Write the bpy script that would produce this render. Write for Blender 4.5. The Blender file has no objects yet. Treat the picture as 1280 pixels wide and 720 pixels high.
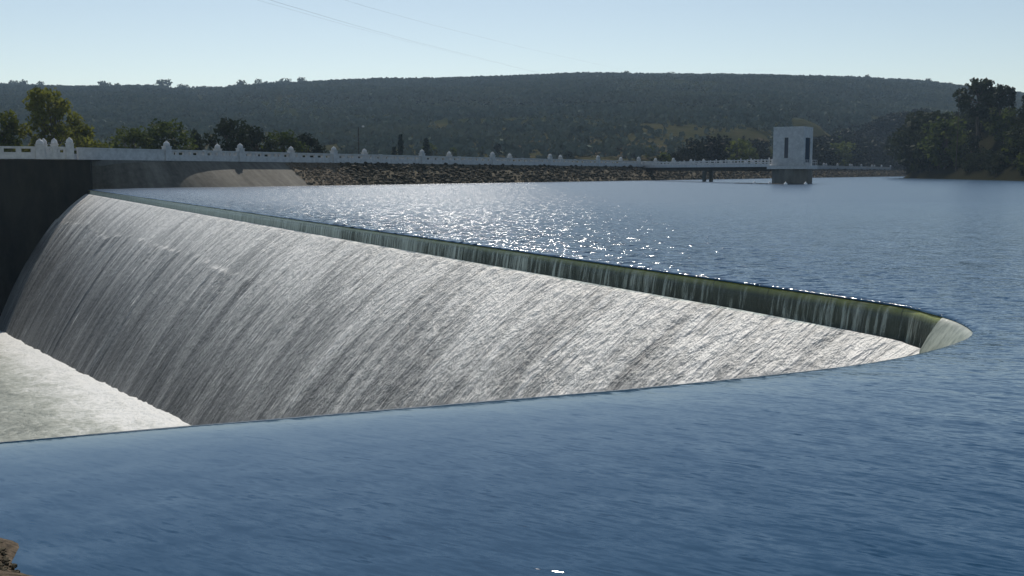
import bpy, math, random
import numpy as np
from mathutils import Vector, Matrix
from mathutils.geometry import tessellate_polygon

random.seed(7); RNG = np.random.default_rng(7)
C = bpy.context.scene.collection
SC = bpy.context.scene
R = math.radians
H = 2.0                    # eye height above the reservoir, metres
F = 1300.0                 # focal length in photograph pixels (1280 wide)
HOR = 216.0                # horizon row
PITCH = math.atan((360 - HOR) / F)
CAM = Vector((0, 0, H))

# ------------------------------------------------------------------ measuring
def ray(px, py):
    x = (px - 640) / F; u = -(py - 360) / F
    return Vector((x, math.cos(PITCH) + u * math.sin(PITCH), -math.sin(PITCH) + u * math.cos(PITCH)))
def at(px, py, z=0.0):
    d = ray(px, py); return CAM + d * ((z - H) / d.z)
def atD(px, py, D):
    d = ray(px, py); return CAM + d * (D / d.y)

# ------------------------------------------------------------------ noise
def _hash(ix, iy, seed):
    n = (ix * 374761393 + iy * 668265263 + seed * 982451653) & 0xffffffff
    n = ((n ^ (n >> 13)) * 1274126177) & 0xffffffff
    return ((n ^ (n >> 16)) & 0xffff) / 65535.0
def vnoise(x, y, seed=0):
    x = np.asarray(x, float); y = np.asarray(y, float)
    ix = np.floor(x).astype(np.int64); iy = np.floor(y).astype(np.int64)
    fx = x - ix; fy = y - iy
    fx = fx * fx * (3 - 2 * fx); fy = fy * fy * (3 - 2 * fy)
    a = _hash(ix, iy, seed); b = _hash(ix + 1, iy, seed); c = _hash(ix, iy + 1, seed); d = _hash(ix + 1, iy + 1, seed)
    return a + (b - a) * fx + (c - a) * fy + (a - b - c + d) * fx * fy
def fbm(x, y, o=4, seed=0):
    s = 0; a = .5
    for k in range(o):
        s = s + a * vnoise(x * 2 ** k, y * 2 ** k, seed + k * 17); a *= .5
    return s
def sstep(a, b, x):
    t = np.clip((np.asarray(x, float) - a) / (b - a), 0, 1); return t * t * (3 - 2 * t)

# ------------------------------------------------------------------ mesh helpers
class MB:
    def __init__(s): s.v = []; s.f = []
    def box(s, cx, cy, cz, sx, sy, sz, M=None, taper=1.0):
        b = len(s.v)
        for dz in (-1, 1):
            k = taper if dz > 0 else 1.0
            for dx, dy in ((-1, -1), (1, -1), (1, 1), (-1, 1)):
                p = Vector((cx + dx * sx / 2 * k, cy + dy * sy / 2 * k, cz + dz * sz / 2))
                s.v.append(tuple(M @ p if M else p))
        s.f += [(b, b + 3, b + 2, b + 1), (b + 4, b + 5, b + 6, b + 7)] + [(b + i, b + (i + 1) % 4, b + 4 + (i + 1) % 4, b + 4 + i) for i in range(4)]
    def lathe(s, prof, n=12, M=None, c=(0, 0, 0)):
        b = len(s.v)
        for r, z in prof:
            for i in range(n):
                a = 2 * math.pi * i / n
                p = Vector((c[0] + r * math.cos(a), c[1] + r * math.sin(a), c[2] + z))
                s.v.append(tuple(M @ p if M else p))
        for k in range(len(prof) - 1):
            for i in range(n):
                s.f.append((b + k * n + i, b + k * n + (i + 1) % n, b + (k + 1) * n + (i + 1) % n, b + (k + 1) * n + i))
        s.f.append(tuple(b + i for i in range(n))[::-1]); s.f.append(tuple(b + (len(prof) - 1) * n + i for i in range(n)))
    def tube(s, pts, rad, n=6):
        b = len(s.v); pts = [Vector(p) for p in pts]
        if not hasattr(rad, '__len__'): rad = [rad] * len(pts)
        for k, p in enumerate(pts):
            d = (pts[min(k + 1, len(pts) - 1)] - pts[max(k - 1, 0)]).normalized()
            a = d.cross(Vector((0.31, 0.17, 0.93)))
            if a.length < 1e-4: a = d.cross(Vector((1, 0, 0)))
            a.normalize(); c = d.cross(a)
            for i in range(n):
                t = 2 * math.pi * i / n
                s.v.append(tuple(p + (a * math.cos(t) + c * math.sin(t)) * rad[k]))
        for k in range(len(pts) - 1):
            for i in range(n):
                s.f.append((b + k * n + i, b + k * n + (i + 1) % n, b + (k + 1) * n + (i + 1) % n, b + (k + 1) * n + i))
        s.f.append(tuple(b + i for i in range(n))[::-1]); s.f.append(tuple(b + (len(pts) - 1) * n + i for i in range(n)))
    def quad(s, a, b, c, d):
        n = len(s.v); s.v += [tuple(a), tuple(b), tuple(c), tuple(d)]; s.f.append((n, n + 1, n + 2, n + 3))
    def build(s, name, mat, parent=None, smooth=False):
        return link(name, s.v, s.f, mat, parent, smooth)

def link(name, v, f, mat, parent=None, smooth=False, uv=None):
    me = bpy.data.meshes.new(name); me.from_pydata([tuple(map(float, p)) for p in v], [], [tuple(map(int, q)) for q in f]); me.update()
    if smooth: me.polygons.foreach_set('use_smooth', [True] * len(me.polygons))
    if uv is not None:
        l = me.uv_layers.new(name='UVMap'); idx = np.empty(len(me.loops), np.int32); me.loops.foreach_get('vertex_index', idx)
        l.data.foreach_set('uv', np.asarray(uv, np.float32)[idx].ravel())
    me.materials.append(mat)
    o = bpy.data.objects.new(name, me); C.objects.link(o)
    if parent: o.parent = parent
    return o
def grid(name, P, mat, parent=None, uv=None, smooth=True, flip=False):
    n, m = P.shape[:2]
    i = np.arange(n - 1)[:, None] * m + np.arange(m - 1)[None]
    q = np.stack([i, i + 1, i + m + 1, i + m], -1).reshape(-1, 4)
    if flip: q = q[:, ::-1]
    return link(name, P.reshape(-1, 3), q, mat, parent, smooth, None if uv is None else uv.reshape(-1, 2))
def tag(o, label=None, cat=None, group=None, kind=None):
    if label: o['label'] = label
    if cat: o['category'] = cat
    if group: o['group'] = group
    if kind: o['kind'] = kind
    return o
def thing(name, label, cat, loc=(0, 0, 0), rz=0, group=None):
    o = bpy.data.objects.new(name, None); C.objects.link(o); o.location = loc; o.rotation_euler = (0, 0, rz)
    o.empty_display_size = .3
    return tag(o, label, cat, group)
def copy_tree(o, parent=None):
    c = o.copy(); C.objects.link(c)
    if parent: c.parent = parent
    for ch in list(o.children): copy_tree(ch, c)
    return c

# ------------------------------------------------------------------ materials
def mat(name):
    m = bpy.data.materials.new(name); m.use_nodes = True
    nt = m.node_tree; b = nt.nodes['Principled BSDF']
    return m, nt, b
def nd(nt, t, **k):
    n = nt.nodes.new(t)
    for a, v in k.items():
        if a in n.inputs: n.inputs[a].default_value = v
        else: setattr(n, a, v)
    return n
def ramp(nt, fac, stops, interp='LINEAR'):
    r = nt.nodes.new('ShaderNodeValToRGB'); r.color_ramp.interpolation = interp
    e = r.color_ramp.elements
    while len(e) < len(stops): e.new(.5)
    for x, (p, c) in zip(e, stops):
        x.position = p; x.color = (*c, 1) if len(c) == 3 else c
    nt.links.new(fac, r.inputs[0]); return r.outputs[0]
def coords(nt, kind='Object', scale=(1, 1, 1), rot=(0, 0, 0)):
    c = nt.nodes.new('ShaderNodeTexCoord'); m = nt.nodes.new('ShaderNodeMapping')
    m.inputs['Scale'].default_value = scale; m.inputs['Rotation'].default_value = rot
    nt.links.new(c.outputs[kind], m.inputs[0]); return m.outputs[0]
def noise(nt, vec, scale, detail=4, rough=.55, dist=0):
    n = nd(nt, 'ShaderNodeTexNoise', Scale=scale, Detail=detail, Roughness=rough, Distortion=dist)
    nt.links.new(vec, n.inputs['Vector']); return n.outputs['Fac']
def mth(nt, op, a, b=None, clamp=False):
    n = nt.nodes.new('ShaderNodeMath'); n.operation = op; n.use_clamp = clamp
    for i, x in enumerate((a, b)):
        if x is None: continue
        if isinstance(x, (int, float)): n.inputs[i].default_value = x
        else: nt.links.new(x, n.inputs[i])
    return n.outputs[0]
def mixc(nt, fac, a, b, mode='MIX'):
    n = nt.nodes.new('ShaderNodeMix'); n.data_type = 'RGBA'; n.blend_type = mode
    for i, x in ((0, fac), (6, a), (7, b)):
        if isinstance(x, (int, float)): n.inputs[i].default_value = x
        elif isinstance(x, tuple): n.inputs[i].default_value = (*x, 1)
        else: nt.links.new(x, n.inputs[i])
    return n.outputs[2]
def bump(nt, b, hgt, strength=1, dist=.1, prev=None):
    n = nd(nt, 'ShaderNodeBump', Strength=strength, Distance=dist)
    nt.links.new(hgt, n.inputs['Height'])
    if prev: nt.links.new(prev, n.inputs['Normal'])
    nt.links.new(n.outputs[0], b.inputs['Normal']); return n.outputs[0]
def simple(name, c1, c2, scale=1.0, rough=.85, bstr=.3, bdist=.03, detail=5, stretch=(1, 1, 1)):
    m, nt, b = mat(name); b.inputs['Specular IOR Level'].default_value = .5 if rough < .6 else .12; v = coords(nt, 'Object', stretch)
    f = noise(nt, v, scale, detail, .65)
    nt.links.new(ramp(nt, f, [(.3, c1), (.7, c2)]), b.inputs['Base Color'])
    b.inputs['Roughness'].default_value = rough
    if bstr: bump(nt, b, f, bstr, bdist)
    return m

def make_water():
    m, nt, b = mat('lake_water')
    geo = nt.nodes.new('ShaderNodeNewGeometry'); g = geo.outputs['Position']
    def mp(scale, rot, off=0):                                  # texture x runs along the crests
        n = nt.nodes.new('ShaderNodeMapping'); n.vector_type = 'TEXTURE'
        n.inputs['Scale'].default_value = tuple(1 / q for q in scale); n.inputs['Rotation'].default_value = (0, 0, rot)
        n.inputs['Location'].default_value = (off, off * .7, 0)
        nt.links.new(g, n.inputs[0]); return n.outputs[0]
    def cen(x, k): return mth(nt, 'MULTIPLY', mth(nt, 'SUBTRACT', x, .5), k)
    # slopes of wind ripples; their crests run to the right and towards the camera
    a = noise(nt, mp((.7, 3.4, 1), R(-29)), 1.0, 2, .55, .4)
    c = noise(nt, mp((2.6, 12, 1), R(-33)), 1.0, 3, .62, .3)
    d = noise(nt, mp((6.5, 23, 1), R(-24)), 1.0, 2, .6, .2)
    e = noise(nt, mp((1.6, 3.2, 1), R(20), 31), 1.0, 3, .6, .4)
    big = noise(nt, mp((.03, .06, 1), R(10)), 1.0, 3, .5)      # gusts: calmer and rougher patches
    sx = nt.nodes.new('ShaderNodeSeparateXYZ'); nt.links.new(g, sx.inputs[0])
    open_ = nd(nt, 'ShaderNodeMapRange', **{'From Min': 5.0, 'From Max': 26.0, 'To Min': .85, 'To Max': 1.3}); open_.interpolation_type = 'SMOOTHSTEP'
    nt.links.new(mth(nt, 'ADD', sx.outputs[1], mth(nt, 'MULTIPLY', sx.outputs[0], 1.6)), open_.inputs[0])   # sheltered in front of the near arm
    amp = mth(nt, 'MULTIPLY', mth(nt, 'ADD', mth(nt, 'MULTIPLY', big, .7), .62), open_.outputs[0])
    # far out the ripples are finer than a pixel: there they count as roughness instead
    calm = nd(nt, 'ShaderNodeMapRange', **{'From Min': 12.0, 'From Max': 100.0, 'To Min': 1.0, 'To Max': .2}); calm.interpolation_type = 'SMOOTHSTEP'; nt.links.new(sx.outputs[1], calm.inputs[0])
    rgh = nd(nt, 'ShaderNodeMapRange', **{'From Min': 9.0, 'From Max': 75.0, 'To Min': .07, 'To Max': .27}); nt.links.new(sx.outputs[1], rgh.inputs[0])
    nt.links.new(rgh.outputs[0], b.inputs['Roughness'])
    amp = mth(nt, 'MULTIPLY', amp, calm.outputs[0])
    lipa = nt.nodes.new('ShaderNodeAttribute'); lipa.attribute_name = 'open_water'      # the sheet is glassy where it speeds up towards the near lip
    amp = mth(nt, 'MULTIPLY', amp, lipa.outputs['Fac'])
    sw = mth(nt, 'MULTIPLY', mth(nt, 'ADD', mth(nt, 'ADD', cen(a, .16), cen(c, .78)), cen(d, .50)), amp)
    sc = mth(nt, 'MULTIPLY', cen(e, .5), amp)
    ruf = nt.nodes.new('ShaderNodeAttribute'); ruf.attribute_name = 'ruffle'          # drawn-down water behind the far lip
    # the few steepest little facets of the open water: these throw the sun back
    tl = mth(nt, 'MULTIPLY', noise(nt, mp((2.4, 6.0, 1), R(-12), 57), 1.0, 3, .6, .3), 1.0)
    t3 = mth(nt, 'POWER', mth(nt, 'MULTIPLY', mth(nt, 'MAXIMUM', mth(nt, 'SUBTRACT', tl, .51), 0.0), 4.0), 1.6)
    far_ = nd(nt, 'ShaderNodeMapRange', **{'From Min': 20.0, 'From Max': 34.0, 'To Min': 0.0, 'To Max': 1.0}); nt.links.new(mth(nt, 'ADD', sx.outputs[1], mth(nt, 'MULTIPLY', sx.outputs[0], 1.0)), far_.inputs[0])
    gust = nd(nt, 'ShaderNodeMapRange', **{'From Min': -6.0, 'From Max': 12.0, 'To Min': 1.15, 'To Max': .08}); gust.interpolation_type = 'SMOOTHSTEP'
    nt.links.new(sx.outputs[0], gust.inputs[0])                   # a gust ruffles the water along the far arm
    t3 = mth(nt, 'MULTIPLY', mth(nt, 'MULTIPLY', mth(nt, 'MULTIPLY', t3, mth(nt, 'ADD', mth(nt, 'MULTIPLY', ruf.outputs['Fac'], 3.5), 2.2)), far_.outputs[0]), gust.outputs[0])
    al = R(62)
    # the steep little fronts of the ripples lean towards the near bank
    fr = mth(nt, 'POWER', mth(nt, 'MULTIPLY', mth(nt, 'MAXIMUM', mth(nt, 'SUBTRACT', mth(nt, 'ADD', mth(nt, 'MULTIPLY', c, .6), mth(nt, 'MULTIPLY', d, .4)), .53), 0.0), 5.0), 1.3)
    sw = mth(nt, 'SUBTRACT', sw, mth(nt, 'MULTIPLY', mth(nt, 'MULTIPLY', fr, .95), amp))
    nx = mth(nt, 'ADD', mth(nt, 'MULTIPLY', sw, math.cos(al)), mth(nt, 'MULTIPLY', sc, math.sin(al)))
    ny = mth(nt, 'SUBTRACT', mth(nt, 'MULTIPLY', sw, math.sin(al)), mth(nt, 'MULTIPLY', sc, math.cos(al)))
    cb = nt.nodes.new('ShaderNodeCombineXYZ'); ny = mth(nt, 'SUBTRACT', ny, t3); nx = mth(nt, 'ADD', nx, mth(nt, 'MULTIPLY', cen(e, 2.6), t3))
    nt.links.new(nx, cb.inputs[0]); nt.links.new(ny, cb.inputs[1])
    va = nt.nodes.new('ShaderNodeVectorMath'); va.operation = 'ADD'; nt.links.new(geo.outputs['Normal'], va.inputs[0]); nt.links.new(cb.outputs[0], va.inputs[1])
    vn = nt.nodes.new('ShaderNodeVectorMath'); vn.operation = 'NORMALIZE'; nt.links.new(va.outputs[0], vn.inputs[0])
    nt.links.new(vn.outputs[0], b.inputs['Normal'])
    b.inputs['Base Color'].default_value = (.011, .052, .108, 1)
    b.inputs['Roughness'].default_value = .06; b.inputs['IOR'].default_value = 1.33
    return m
def make_chute_water():
    m, nt, b = mat('white_water')
    v1 = coords(nt, 'UV', (2.4, .26, 1)); v2 = coords(nt, 'UV', (7.0, 2.0, 1)); v3 = coords(nt, 'UV', (.55, .16, 1)); v4 = coords(nt, 'UV', (3.6, 2.6, 1))
    n1 = noise(nt, v1, 1, 4, .6, .2); n2 = noise(nt, v2, 1, 4, .62, .12); n3 = noise(nt, v3, 1, 3, .5); n4 = noise(nt, v4, 1, 4, .65, .15)
    s = mth(nt, 'ADD', mth(nt, 'MULTIPLY', n1, .38), mth(nt, 'ADD', mth(nt, 'MULTIPLY', n2, .34), mth(nt, 'MULTIPLY', n3, .4)))
    n5 = noise(nt, coords(nt, 'UV', (1.3, .055, 1)), 1, 3, .6, .15)
    s = mth(nt, 'ADD', s, mth(nt, 'MULTIPLY', mth(nt, 'SUBTRACT', n5, .5), .26))
    # aerated patches torn into short white streaks
    n6 = noise(nt, coords(nt, 'UV', (.75, .2, 1)), 1, 3, .6, .5); n7 = noise(nt, coords(nt, 'UV', (4.5, .7, 1)), 1, 3, .6, .2)
    pm = nd(nt, 'ShaderNodeMapRange', **{'From Min': .56, 'From Max': .68, 'To Min': 0.0, 'To Max': 1.0}); nt.links.new(n6, pm.inputs[0])
    ps = nd(nt, 'ShaderNodeMapRange', **{'From Min': .46, 'From Max': .62, 'To Min': -.10, 'To Max': .22}); nt.links.new(n7, ps.inputs[0])
    s = mth(nt, 'ADD', s, mth(nt, 'MULTIPLY', pm.outputs[0], ps.outputs[0]))
    uv = nt.nodes.new('ShaderNodeTexCoord'); sx = nt.nodes.new('ShaderNodeSeparateXYZ'); nt.links.new(uv.outputs['UV'], sx.inputs[0])
    low = nd(nt, 'ShaderNodeMapRange', **{'From Min': .5, 'From Max': 9.0, 'To Min': .12, 'To Max': -.14}); nt.links.new(sx.outputs[1], low.inputs[0])  # shade painted in: the colour darkens down the steepening face
    s2 = mth(nt, 'ADD', s, low.outputs[0])
    nt.links.new(ramp(nt, s2, [(.36, (.12, .118, .112)), (.53, (.30, .295, .28)), (.7, (.74, .72, .68))]), b.inputs['Base Color'])
    b.inputs['Roughness'].default_value = .42; b.inputs['IOR'].default_value = 1.33
    h2 = mth(nt, 'ADD', mth(nt, 'MULTIPLY', n1, .8), mth(nt, 'ADD', mth(nt, 'MULTIPLY', n2, .6), mth(nt, 'MULTIPLY', n4, 1.0)))
    bump(nt, b, h2, 1.0, .17)
    return m
def make_foam():
    m, nt, b = mat('foam')
    v = coords(nt, 'UV', (.35, .9, 1)); w = coords(nt, 'UV', (2.0, 3.4, 1))
    n1 = noise(nt, v, 1, 5, .65, .8); n2 = noise(nt, w, 1, 4, .6, .4)
    uv = nt.nodes.new('ShaderNodeTexCoord'); sx = nt.nodes.new('ShaderNodeSeparateXYZ'); nt.links.new(uv.outputs['UV'], sx.inputs[0])
    near = nd(nt, 'ShaderNodeMapRange', **{'From Min': .4, 'From Max': 4.8, 'To Min': .34, 'To Max': -.06}); nt.links.new(sx.outputs[1], near.inputs[0])
    s = mth(nt, 'ADD', mth(nt, 'ADD', mth(nt, 'MULTIPLY', n1, .55), mth(nt, 'MULTIPLY', n2, .45)), near.outputs[0])
    nt.links.new(ramp(nt, s, [(.36, (.14, .147, .115)), (.54, (.32, .33, .275)), (.80, (.74, .73, .69))]), b.inputs['Base Color'])
    b.inputs['Roughness'].default_value = .38; b.inputs['IOR'].default_value = 1.33
    bump(nt, b, mth(nt, 'ADD', n1, mth(nt, 'MULTIPLY', n2, .8)), 1.0, .12)
    return m
def make_weir_wall():
    m, nt, b = mat('weir_concrete')
    v = coords(nt, 'UV', (2.5, .35, 1)); w = coords(nt, 'UV', (.35, .2, 1)); f = coords(nt, 'UV', (8, 6, 1))
    n1 = noise(nt, v, 1, 4, .6, .2); n2 = noise(nt, w, 1, 3, .5); n3 = noise(nt, f, 1, 4, .6)
    base = ramp(nt, mth(nt, 'ADD', mth(nt, 'MULTIPLY', n1, .5), mth(nt, 'MULTIPLY', n2, .5)), [(.36, (.010, .012, .009)), (.52, (.032, .036, .028)), (.68, (.085, .095, .075))])
    uv = nt.nodes.new('ShaderNodeTexCoord'); sx = nt.nodes.new('ShaderNodeSeparateXYZ'); nt.links.new(uv.outputs['UV'], sx.inputs[0])
    # algae along the lip, coloured bright as if sunlit: its lower limit is ragged
    lip = nd(nt, 'ShaderNodeMapRange', **{'From Min': .05, 'From Max': .22, 'To Min': 1.0, 'To Max': 0.0}); nt.links.new(sx.outputs[1], lip.inputs[0])
    al = mth(nt, 'POWER', mth(nt, 'MULTIPLY', lip.outputs[0], mth(nt, 'ADD', n1, .42), True), 1.3)
    col = mixc(nt, al, base, (.44, .41, .10))
    j = mth(nt, 'PINGPONG', sx.outputs[0], .8)
    jl = nd(nt, 'ShaderNodeMapRange', **{'From Min': .0, 'From Max': .025, 'To Min': .25, 'To Max': 1.0}); nt.links.new(j, jl.inputs[0])
    col = mixc(nt, 1.0, col, jl.outputs[0], 'MULTIPLY')
    nt.links.new(col, b.inputs['Base Color']); b.inputs['Roughness'].default_value = .3
    bump(nt, b, mth(nt, 'ADD', n1, mth(nt, 'MULTIPLY', n3, .4)), .7, .04)
    return m
def make_nappe():
    m, nt, b = mat('falling_water')
    v = coords(nt, 'UV', (6.5, .5, 1)); w = coords(nt, 'UV', (.35, .05, 1)); d = coords(nt, 'UV', (22, 1.8, 1))
    n1 = noise(nt, v, 1, 3, .6, .15); n2 = noise(nt, w, 1, 3, .5); n3 = noise(nt, d, 1, 3, .6)
    uv = nt.nodes.new('ShaderNodeTexCoord'); sx = nt.nodes.new('ShaderNodeSeparateXYZ'); nt.links.new(uv.outputs['UV'], sx.inputs[0])
    far = nd(nt, 'ShaderNodeMapRange', **{'From Min': 4.0, 'From Max': 80.0, 'To Min': -.10, 'To Max': .26}); nt.links.new(sx.outputs[0], far.inputs[0])
    s = mth(nt, 'ADD', mth(nt, 'ADD', mth(nt, 'MULTIPLY', n1, .5), mth(nt, 'MULTIPLY', n3, .26)), mth(nt, 'ADD', mth(nt, 'MULTIPLY', n2, .34), far.outputs[0]))
    fac = nd(nt, 'ShaderNodeMapRange', **{'From Min': .46, 'From Max': .66, 'To Min': .06, 'To Max': .95}); nt.links.new(s, fac.inputs[0])
    top = nd(nt, 'ShaderNodeMapRange', **{'From Min': .02, 'From Max': .2, 'To Min': .1, 'To Max': 1.0}); nt.links.new(sx.outputs[1], top.inputs[0])
    facm = mth(nt, 'MULTIPLY', fac.outputs[0], top.outputs[0])
    b.inputs['Base Color'].default_value = (.54, .62, .57, 1); b.inputs['Roughness'].default_value = .2; b.inputs['IOR'].default_value = 1.33
    bump(nt, b, s, .8, .06)
    t = nt.nodes.new('ShaderNodeBsdfTransparent'); t.inputs[0].default_value = (.86, .92, .9, 1)
    mx = nt.nodes.new('ShaderNodeMixShader'); nt.links.new(facm, mx.inputs[0]); nt.links.new(t.outputs[0], mx.inputs[1]); nt.links.new(b.outputs[0], mx.inputs[2])
    nt.links.new(mx.outputs[0], nt.nodes['Material Output'].inputs[0])
    return m
def make_leaf(name, c1, c2, trans=.3):
    m, nt, b = mat(name)
    v = coords(nt, 'Object'); n = noise(nt, v, .55, 3, .6)
    oi = nt.nodes.new('ShaderNodeObjectInfo')
    f = mth(nt, 'ADD', mth(nt, 'MULTIPLY', n, .75), mth(nt, 'MULTIPLY', oi.outputs['Random'], .25))
    col = ramp(nt, f, [(.3, c1), (.72, c2)])
    nt.links.new(col, b.inputs['Base Color']); b.inputs['Roughness'].default_value = .65; b.inputs['Specular IOR Level'].default_value = .03
    tr = nt.nodes.new('ShaderNodeBsdfTranslucent'); nt.links.new(col, tr.inputs[0])
    mx = nt.nodes.new('ShaderNodeMixShader'); mx.inputs[0].default_value = trans
    nt.links.new(b.outputs[0], mx.inputs[1]); nt.links.new(tr.outputs[0], mx.inputs[2]); nt.links.new(mx.outputs[0], nt.nodes['Material Output'].inputs[0])
    return m
def make_terrain():
    m, nt, b = mat('dry_hill_ground')
    v = coords(nt, 'Object'); n = noise(nt, v, .006, 6, .6); n2 = noise(nt, v, .12, 5, .65)
    sz = nt.nodes.new('ShaderNodeSeparateXYZ'); nt.links.new(v, sz.inputs[0])
    up = nd(nt, 'ShaderNodeMapRange', **{'From Min': 12.0, 'From Max': 60.0, 'To Min': .02, 'To Max': -.11}); nt.links.new(sz.outputs[2], up.inputs[0])
    f = mth(nt, 'ADD', mth(nt, 'ADD', mth(nt, 'MULTIPLY', n, .65), mth(nt, 'MULTIPLY', n2, .35)), up.outputs[0])
    nt.links.new(ramp(nt, f, [(.40, (.022, .028, .014)), (.53, (.05, .048, .024)), (.60, (.085, .068, .048)), (.72, (.118, .094, .068))]), b.inputs['Base Color'])
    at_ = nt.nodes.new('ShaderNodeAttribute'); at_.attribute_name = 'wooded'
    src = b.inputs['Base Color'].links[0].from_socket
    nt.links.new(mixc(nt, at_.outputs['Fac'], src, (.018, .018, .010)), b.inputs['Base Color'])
    b.inputs['Roughness'].default_value = .95; b.inputs['Specular IOR Level'].default_value = 0; bump(nt, b, n2, .6, 1.5)
    return m
def make_facing():
    m, nt, b = mat('stained_concrete')
    v = coords(nt, 'UV', (.16, .05, 1)); w = coords(nt, 'UV', (1.3, 1.3, 1)); c = coords(nt, 'UV', (.8, .12, 1))
    n1 = noise(nt, v, 1, 4, .6, .6); n2 = noise(nt, w, 1, 5, .65); n3 = noise(nt, c, 1, 4, .6)
    f = mth(nt, 'ADD', mth(nt, 'MULTIPLY', n1, .4), mth(nt, 'ADD', mth(nt, 'MULTIPLY', n3, .35), mth(nt, 'MULTIPLY', n2, .25)))
    nt.links.new(ramp(nt, f, [(.34, (.05, .046, .037)), (.5, (.135, .123, .10)), (.66, (.225, .205, .17))]), b.inputs['Base Color'])
    b.inputs['Roughness'].default_value = .85; b.inputs['Specular IOR Level'].default_value = .15; bump(nt, b, n2, .5, .06)
    return m

M = dict(
    water=make_water(), chute=make_chute_water(), foam=make_foam(), weir=make_weir_wall(), nappe=make_nappe(), terrain=make_terrain(), facing=make_facing(),
    white=simple('whitewashed_concrete', (.40, .41, .42), (.60, .61, .61), 1.6, .75, .25, .02),
    nose=simple('pale_wet_concrete', (.10, .12, .09), (.34, .36, .29), 2.6, .35, .4, .02, 5, (3.5, 3.5, .5)),
    dark=simple('near_black_concrete', (.010, .011, .009), (.036, .035, .027), .5, .75, .5, .06, 6, (1, 1, .35)),  # near-black mottle, stretched upright
    pier=simple('weathered_grey_concrete', (.10, .10, .09), (.20, .195, .175), .9, .85, .4, .03, 5, (1, 1, .3)),
    rubble=simple('rubble_fill', (.07, .06, .04), (.19, .155, .10), 1.2, .95, .8, .25),
    paleearth=simple('pale_gravel_slope', (.10, .08, .055), (.22, .175, .125), 1.4, .95, .8, .15),
    rock=simple('riprap_rock', (.026, .023, .015), (.088, .074, .048), .8, .9, .5, .06),
    asphalt=simple('road_asphalt', (.045, .045, .047), (.065, .064, .06), 3, .9, .2, .01),
    bark=simple('grey_brown_bark', (.05, .04, .03), (.13, .105, .08), 3, .9, .5, .04, 5, (1, 1, .3)),
    wire=simple('dull_metal_wire', (.10, .10, .11), (.14, .14, .15), 2, .6, 0),
    wood=simple('dark_timber_pole', (.04, .032, .025), (.08, .065, .05), 3, .9, .3, .02),
    leaf_yellow=make_leaf('yellow_green_leaves', (.052, .068, .013), (.19, .195, .034), .46),
    leaf_mid=make_leaf('mid_green_leaves', (.03, .048, .013), (.11, .13, .03), .4),
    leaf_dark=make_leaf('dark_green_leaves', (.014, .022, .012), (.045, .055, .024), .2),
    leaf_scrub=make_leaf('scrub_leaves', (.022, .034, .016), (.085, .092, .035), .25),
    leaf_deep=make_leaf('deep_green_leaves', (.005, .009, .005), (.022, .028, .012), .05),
    needle=make_leaf('conifer_needles', (.008, .016, .010), (.022, .034, .018), .1),
)
gm, gnt, gb = mat('dark_window_glass'); gb.inputs['Base Color'].default_value = (.04, .065, .10, 1); gb.inputs['Roughness'].default_value = .12; gb.inputs['Specular IOR Level'].default_value = .15; M['glass'] = gm
bm_, bnt, bb = mat('white_float_plastic'); bb.inputs['Base Color'].default_value = (.8, .8, .78, 1); bb.inputs['Roughness'].default_value = .4; M['float'] = bm_

# ------------------------------------------------------------------ plan of the weir
LIPZ = -.09
FAR0 = at(110, 237, LIPZ); FAR1 = at(1110, 378, LIPZ)
ctrl = [FAR0.lerp(FAR1, k / 24) for k in range(25)]
for px, py in ((1150, 386), (1180, 393.5), (1203, 402), (1217, 412), (1213, 419), (1200, 425.5), (1160, 438), (1100, 450), (1000, 463), (800, 483), (600, 500), (400, 516.5), (200, 533), (0, 550.5), (-250, 574), (-600, 611)):
    ctrl.append(at(px, py, LIPZ))
for p_ in ctrl: p_.z = 0
def catmull(pts, step):
    out = []
    for i in range(len(pts) - 1):
        p0 = pts[max(i - 1, 0)]; p1 = pts[i]; p2 = pts[i + 1]; p3 = pts[min(i + 2, len(pts) - 1)]
        n = max(2, int((p2 - p1).length / step))
        for k in range(n):
            t = k / n
            out.append(.5 * ((2 * p1) + (p2 - p0) * t + (2 * p0 - 5 * p1 + 4 * p2 - p3) * t * t + (3 * p1 - p0 - 3 * p2 + p3) * t ** 3))
    out.append(pts[-1]); return out
fine = np.array([[p.x, p.y] for p in catmull(ctrl, .12)])
for _ in range(4):
    fine[1:-1] = .25 * fine[:-2] + .5 * fine[1:-1] + .25 * fine[2:]
arc = np.concatenate([[0], np.cumsum(np.linalg.norm(np.diff(fine, axis=0), axis=1))])
i_nose = int(np.argmax(fine[:, 0] + 0.25 * 0)); 
# apex = where the heading has turned half way
tan = np.gradient(fine, axis=0); tan /= np.linalg.norm(tan, axis=1)[:, None]
A_far = Vector((FAR1 - FAR0).xy).normalized(); i1100 = np.argmin(np.hypot(fine[:, 0] - FAR1.x, fine[:, 1] - FAR1.y))
near_pt = at(1000, 463, LIPZ); i_near = np.argmin(np.hypot(fine[:, 0] - near_pt.x, fine[:, 1] - near_pt.y))
pt = at(1213, 419, LIPZ); i_apex = np.argmin(np.hypot(fine[:, 0] - pt.x, fine[:, 1] - pt.y))
nor = np.stack([tan[:, 1], -tan[:, 0]], 1)            # downstream side
S0 = arc[i_apex]
def crest_samples(i0, i1, step):
    n = max(2, int(abs(arc[i1] - arc[i0]) / step)); s = np.linspace(arc[i0], arc[i1], n + 1)
    f = lambda a: np.interp(s, arc, a)
    P = np.stack([f(fine[:, 0]), f(fine[:, 1])], 1); N = np.stack([f(nor[:, 0]), f(nor[:, 1])], 1)
    N /= np.linalg.norm(N, axis=1)[:, None]; return s, P, N
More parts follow.
